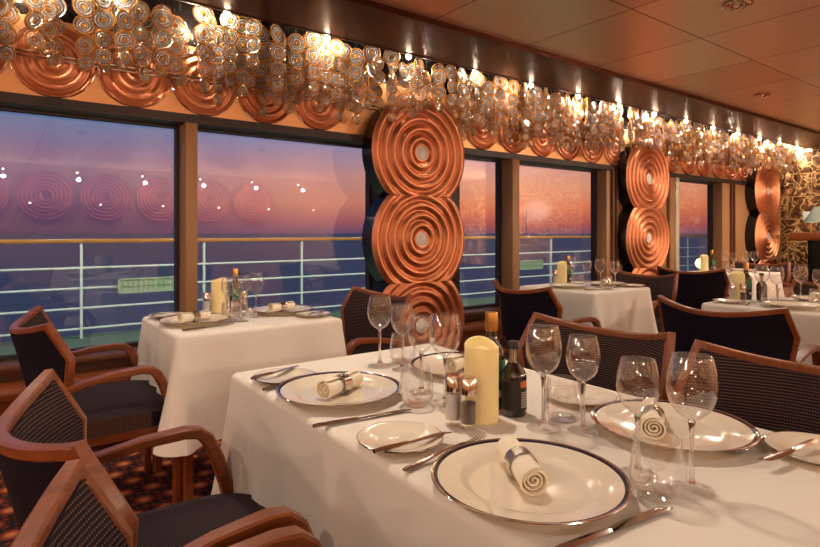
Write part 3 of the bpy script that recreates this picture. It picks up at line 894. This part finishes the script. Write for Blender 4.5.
CA.put((.925, 2.87, TZ), 0, 'cream pillar candle on the window table', 'pillar candles')
SA.put((.858, 2.85, TZ), 0, 'salt shaker left of the window table candle', 'salt shakers')
OB.put((1.01, 2.87, TZ), .2, 'olive oil bottle behind the glasses of the window table', 'olive oil bottles')
PE.put((1.03, 2.80, TZ), .2, 'pepper shaker behind the glasses of the window table', 'pepper shakers')
wg(1, .91, 2.68, 'wine glass on the window table nearest its candle')
wg(0, .92, 2.54, 'middle one of the three wine glasses on the window table')
wg(0, 1.02, 2.61, 'right one of the three wine glasses on the window table')
TU.put((.875, 2.55, TZ), 0, 'left tumbler on the window table', 'water tumblers'); TU.put((.965, 2.68, TZ), 0, 'right tumbler on the window table', 'water tumblers')

# ---- table before the middle window
CP.put((3.43, 2.62, TZ), 0, 'charger plate at the left seat of the middle window table', 'charger plates of the far tables')
CP.put((3.79, 2.56, TZ), 0, 'charger plate at the right seat of the middle window table', 'charger plates of the far tables')
NK.put((3.79, 2.56, NZ), .3, 'napkin roll on the middle window table', 'rolled napkins on the charger plates')
BP.put((3.86, 2.37, TZ), 0, 'bread plate at the near right corner of the middle window table', 'bread plates')
CA.put((3.66, 2.87, TZ), 0, 'cream pillar candle on the middle window table', 'pillar candles')
SA.put((3.55, 2.85, TZ), 0, 'salt shaker left of the middle window table candle', 'salt shakers')
OB.put((3.74, 2.87, TZ), 0, 'oil bottle right of the middle window table candle', 'olive oil bottles')
wg(0, 3.61, 2.74, 'leftmost of four wine glasses on the middle window table'); wg(1, 3.64, 2.62, 'second from left of four wine glasses on the middle window table')
wg(0, 3.59, 2.47, 'third from left of four wine glasses on the middle window table'); wg(1, 3.70, 2.42, 'rightmost of four wine glasses on the middle window table')
TU.put((3.60, 2.66, TZ), 0, 'left tumbler on the middle window table', 'water tumblers'); TU.put((3.53, 2.37, TZ), 0, 'right tumbler on the middle window table', 'water tumblers')
between(KN, (3.33, 2.42), (3.53, 2.34), TZ, 'table knife on the middle window table', 'table knives')

# ---- right-hand table
CP.put((3.50, 1.20, TZ), 0, 'charger plate at the near seat of the right-hand table', 'charger plates of the far tables')
CP.put((3.92, 1.20, TZ), 0, 'charger plate at the far seat of the right-hand table', 'charger plates of the far tables')
NK.put((3.92, 1.20, NZ), .8, 'napkin roll on the far plate of the right-hand table', 'rolled napkins on the charger plates')
BP.put((3.43, 1.50, TZ), 0, 'bread plate at the left corner of the right-hand table', 'bread plates')
between(FK, (3.36, 1.38), (3.52, 1.41), TZ, 'fork beside the left plate of the right-hand table', 'table forks')
between(KN, (3.36, 1.02), (3.58, 1.0), TZ, 'knife on the right-hand table', 'table knives')
CA.put((3.60, 1.525, TZ), 0, 'cream pillar candle on the right-hand table', 'pillar candles')
SA.put((3.545, 1.53, TZ), 0, 'salt shaker before the right-hand table candle', 'salt shakers')
PE.put((3.55, 1.475, TZ), 0, 'pepper shaker before the right-hand table candle', 'pepper shakers')
OB.put((3.70, 1.52, TZ), 0, 'green olive oil bottle right of the right-hand candle', 'olive oil bottles')
VB.put((3.72, 1.44, TZ), 0, 'dark bottle among the glasses of the right-hand table', 'vinegar bottles')
wg(0, 3.62, 1.40, 'wine glass next to the bottles of the right-hand table'); wg(0, 3.60, 1.315, 'second wine glass from the bottles on the right-hand table')
wg(0, 3.82, 1.27, 'wine glass before the marble wall, left of the pair at the right edge'); wg(1, 3.80, 1.17, 'wine glass at the right edge of the picture')
TU.put((3.66, 1.37, TZ), 0, 'left tumbler on the right-hand table', 'water tumblers'); TU.put((3.66, 1.29, TZ), 0, 'middle tumbler on the right-hand table', 'water tumblers'); TU.put((3.70, 1.15, TZ), 0, 'right tumbler on the right-hand table', 'water tumblers')

# ---- furthest table
CA.put((5.98, 2.86, TZ), 0, 'cream pillar candle on the furthest table', 'pillar candles')
OB.put((6.10, 2.84, TZ), 0, 'gold-capped oil bottle on the furthest table', 'olive oil bottles')
CP.put((6.28, 2.62, TZ), 0, 'charger plate on the furthest table', 'charger plates of the far tables')
wg(0, 6.13, 2.72, 'leftmost of four wine glasses on the furthest table'); wg(1, 6.10, 2.62, 'second of four wine glasses on the furthest table')
wg(0, 6.12, 2.52, 'third of four wine glasses on the furthest table'); wg(0, 6.16, 2.45, 'rightmost of four wine glasses on the furthest table')
TU.put((5.98, 2.60, TZ), 0, 'tumbler on the furthest table', 'water tumblers')
BP.put((5.86, 2.48, TZ), 0, 'bread plate on the furthest table', 'bread plates')

# ------------------------------------------------------------------ bar counter, card and sloped lamp by the marble wall
t = thing('bar_counter', 'wooden counter with thick slab top before the marble wall', 'counter', (9.1, 1.9, 0))
MB('wood').box(-.30, .64, -1.9, 1.16, 1.05, 1.16, bev=.015).build('counter_top', t)
MB('black').box(-.12, .64, -1.85, 1.0, 0, 1.05).build('counter_base', t)
tag(MB('white').box(9.73, 9.748, 3.11, 3.21, 1.33, 1.47, bev=.004).build('wall_switch'), 'white switch plate on the marble wall', 'switch')
t = thing('counter_lamp', 'lamp with a slanted grey-green shade on the bar counter', 'lamp', (9.3, 2.88, 1.16))
mb = MB('shade'); mb.lathe([(.05, .36), (.17, .14), (.165, .14), (.045, .36)], 24); mb.build('lamp_shade', t)
MB('blackcap').lathe([(0, 0), (.07, 0), (.07, .012), (.012, .02), (.012, .30), (0, .30)], 16).build('lamp_stand', t)

# ------------------------------------------------------------------ outside: deck, railing, sea, ship-shaped reflection
struct('deck', MB('deck').box(-9, 20, 3.75, 7.3, -.12, 0))
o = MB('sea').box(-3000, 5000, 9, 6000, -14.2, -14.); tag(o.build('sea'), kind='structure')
t = thing('deck_railing', 'white ship railing with wooden handrail outside the windows', 'railing', (0, 7.07, 0))
hr = MB('teak'); hr.box(-9, 20, -.045, .045, 1.045, 1.09, bev=.01); hr.build('handrail', t)
for z in (.772, .549, .33, .106):
    MB('white').tube([(-9, 0, z), (20, 0, z)], .013, 8).build('rail', t)
for k in range(-5, 15):
    x = .78+1.315*k
    MB('white').box(x-.013, x+.013, -.015, .015, -.02, 1.05).build('post', t)
for x0, L in ((1.13, 'pale green gridded panel tied to the railing outside the left window'), (7.72, 'pale green gridded panel tied to the railing outside the window right of the nearest column')):
    g = thing('railing_panel', L, 'panel', (x0, 7.0, .47), 0, 'gridded panels on the deck railing')
    f = MB('panel'); f.box(0, .64, -.01, .02, 0, .018); f.box(0, .64, -.01, .02, .152, .17); f.box(0, .018, -.01, .02, 0, .17); f.box(.622, .64, -.01, .02, 0, .17); f.build('panel_frame', g)
    f = MB('panel'); f.box(.01, .63, .008, .018, .01, .16)
    for k in range(1, 12): f.box(k*.0533-.003, k*.0533+.003, -.006, .008, .01, .16)
    f.box(.01, .63, -.006, .008, .08, .088); f.build('panel_grid', g)
t = thing('deck_reflection_globe', 'glowing globe on a low deck post, standing in for a reflected glow', 'lamp', (9.0, 4.35, 0))  # globe stands in for a candle's glow reflected in the glass
MB('white').box(-.04, .04, -.04, .04, 0, .59).build('globe_post', t)
MB('lampglow').lathe([(0, .58), (.07, .61), (.095, .67), (.07, .73), (0, .76)], 20).build('lamp_globe', t)
D = 700.
t = thing('ship_shaped_reflection', 'small white ship shape with a tall mast, standing in for a window reflection', 'ship', (D*.7656, D*.677, -14.0), math.radians(-38))  # ship shape stands in for a pale reflection in the window
hb = MB('ship'); rows = []
for k in range(13):
    f = k/12; x = -13+26*f; w = 3.2*math.sin(PI*min(1, .12+f*.88))**.5+.05
    rows.append([(x, -w, 5+1.2*f*f), (x, w, 5+1.2*f*f), (x, w*.5, 0), (x, -w*.5, 0)])
vr = hb.grid(rows, 0, True, sm=False); hb.face(vr[0]); hb.face(vr[-1]); hb.build('hull', t)
sb = MB('ship'); sb.box(-8, 5, -2.4, 2.4, 4.8, 8.5, bev=.2); sb.box(-4, 2, -1.8, 1.8, 8.5, 14, bev=.2); sb.build('superstructure', t)
MB('ship').tube([(-1, 0, 14), (-1, 0, 45)], [.8, .3], 8).build('mast', t)

for i in range(8):                       # lamps under the deck above, out of view, that light the rail
    L = bpy.data.lights.new('deck_light', 'SPOT'); L.energy = 170; L.color = (.92, 1., .84); L.spot_size = 2.4; L.spot_blend = .6; L.shadow_soft_size = .1
    o = bpy.data.objects.new('deck_light', L); o.location = (-1.5+1.9*i, 4.3, 2.7); o.rotation_euler = (math.radians(50), 0, 0); COL.objects.link(o)
# ------------------------------------------------------------------ sky
W = bpy.data.worlds.new('dusk_sky'); S.world = W; W.use_nodes = True
nt = W.node_tree; nt.nodes.clear()
def N(ty): return nt.nodes.new(ty)
tc = N('ShaderNodeTexCoord'); sp = N('ShaderNodeSeparateXYZ'); nt.links.new(tc.outputs['Generated'], sp.inputs[0])
mp = N('ShaderNodeMapping'); mp.inputs['Scale'].default_value = (1.2, 1.2, 12); nt.links.new(tc.outputs['Generated'], mp.inputs[0])
nz = N('ShaderNodeTexNoise'); nz.inputs['Scale'].default_value = 2.; nz.inputs['Detail'].default_value = 4; nt.links.new(mp.outputs[0], nz.inputs['Vector'])
def mth(op, a, b):
    n = N('ShaderNodeMath'); n.operation = op
    for i, v in enumerate((a, b)):
        if isinstance(v, (int, float)): n.inputs[i].default_value = v
        else: nt.links.new(v, n.inputs[i])
    return n.outputs[0]
el = mth('ADD', sp.outputs[2], mth('MULTIPLY', mth('SUBTRACT', nz.outputs[0], .5), .018))
def rmp(stops):
    n = N('ShaderNodeValToRGB'); cr = n.color_ramp
    while len(cr.elements) < len(stops): cr.elements.new(.5)
    for e, (p, c) in zip(cr.elements, stops): e.position = p; e.color = lin(c)
    nt.links.new(mth('MULTIPLY', el, 2.), n.inputs[0]); return n.outputs[0]      # position 1 = elevation .5
rl_ = rmp([(0, (78, 62, 96)), (.06, (92, 68, 104)), (.14, (118, 92, 124)), (.24, (124, 110, 144)), (.36, (98, 130, 172)), (.7, (70, 104, 156)), (1, (50, 76, 120))])
rm_ = rmp([(0, (118, 80, 110)), (.04, (170, 96, 104)), (.10, (208, 132, 112)), (.2, (204, 146, 140)), (.31, (150, 144, 176)), (.6, (84, 110, 160)), (1, (50, 76, 120))])
rr_ = rmp([(0, (132, 84, 104)), (.025, (178, 84, 82)), (.08, (230, 126, 88)), (.15, (238, 160, 124)), (.25, (214, 158, 154)), (.34, (160, 146, 180)), (.6, (90, 112, 160)), (1, (50, 76, 120))])
def mixc(f, a, b):
    n = N('ShaderNodeMix'); n.data_type = 'RGBA'; nt.links.new(f, n.inputs[0]); nt.links.new(a, n.inputs[6]); nt.links.new(b, n.inputs[7]); return n.outputs[2]
def mr(a, lo, hi):
    n = N('ShaderNodeMapRange'); n.inputs[1].default_value = lo; n.inputs[2].default_value = hi; nt.links.new(a, n.inputs[0]); return n.outputs[0]
c = mixc(mr(sp.outputs[0], .12, .5), rl_, rm_); c = mixc(mr(sp.outputs[0], .5, .74), c, rr_)
bg = N('ShaderNodeBackground'); nt.links.new(c, bg.inputs[0]); bg.inputs[1].default_value = 1.0
wo = N('ShaderNodeOutputWorld'); nt.links.new(bg.outputs[0], wo.inputs[0])

# ------------------------------------------------------------------ camera and view
cd = bpy.data.cameras.new('camera'); cam = bpy.data.objects.new('camera', cd); COL.objects.link(cam)
cam.location = (0, 0, 1.165); cam.rotation_euler = (PI/2, 0, -math.atan2(.598, .802))
cd.sensor_width = 36; cd.lens = 560/820*36; cd.shift_y = -41.5/820; cd.clip_start = .02; cd.clip_end = 20000
S.camera = cam
vs = S.view_settings; vs.view_transform = 'Standard'; vs.look = 'None'; vs.gamma = 1; vs.use_curve_mapping = False; vs.exposure = 0.12
cy = S.cycles
cy.use_denoising = True; cy.max_bounces = 10; cy.transparent_max_bounces = 40; cy.glossy_bounces = 5; cy.transmission_bounces = 8; cy.diffuse_bounces = 4
cy.sample_clamp_indirect = 4.; cy.caustics_reflective = False; cy.caustics_refractive = False
cy.use_adaptive_sampling = True; cy.adaptive_threshold = .006
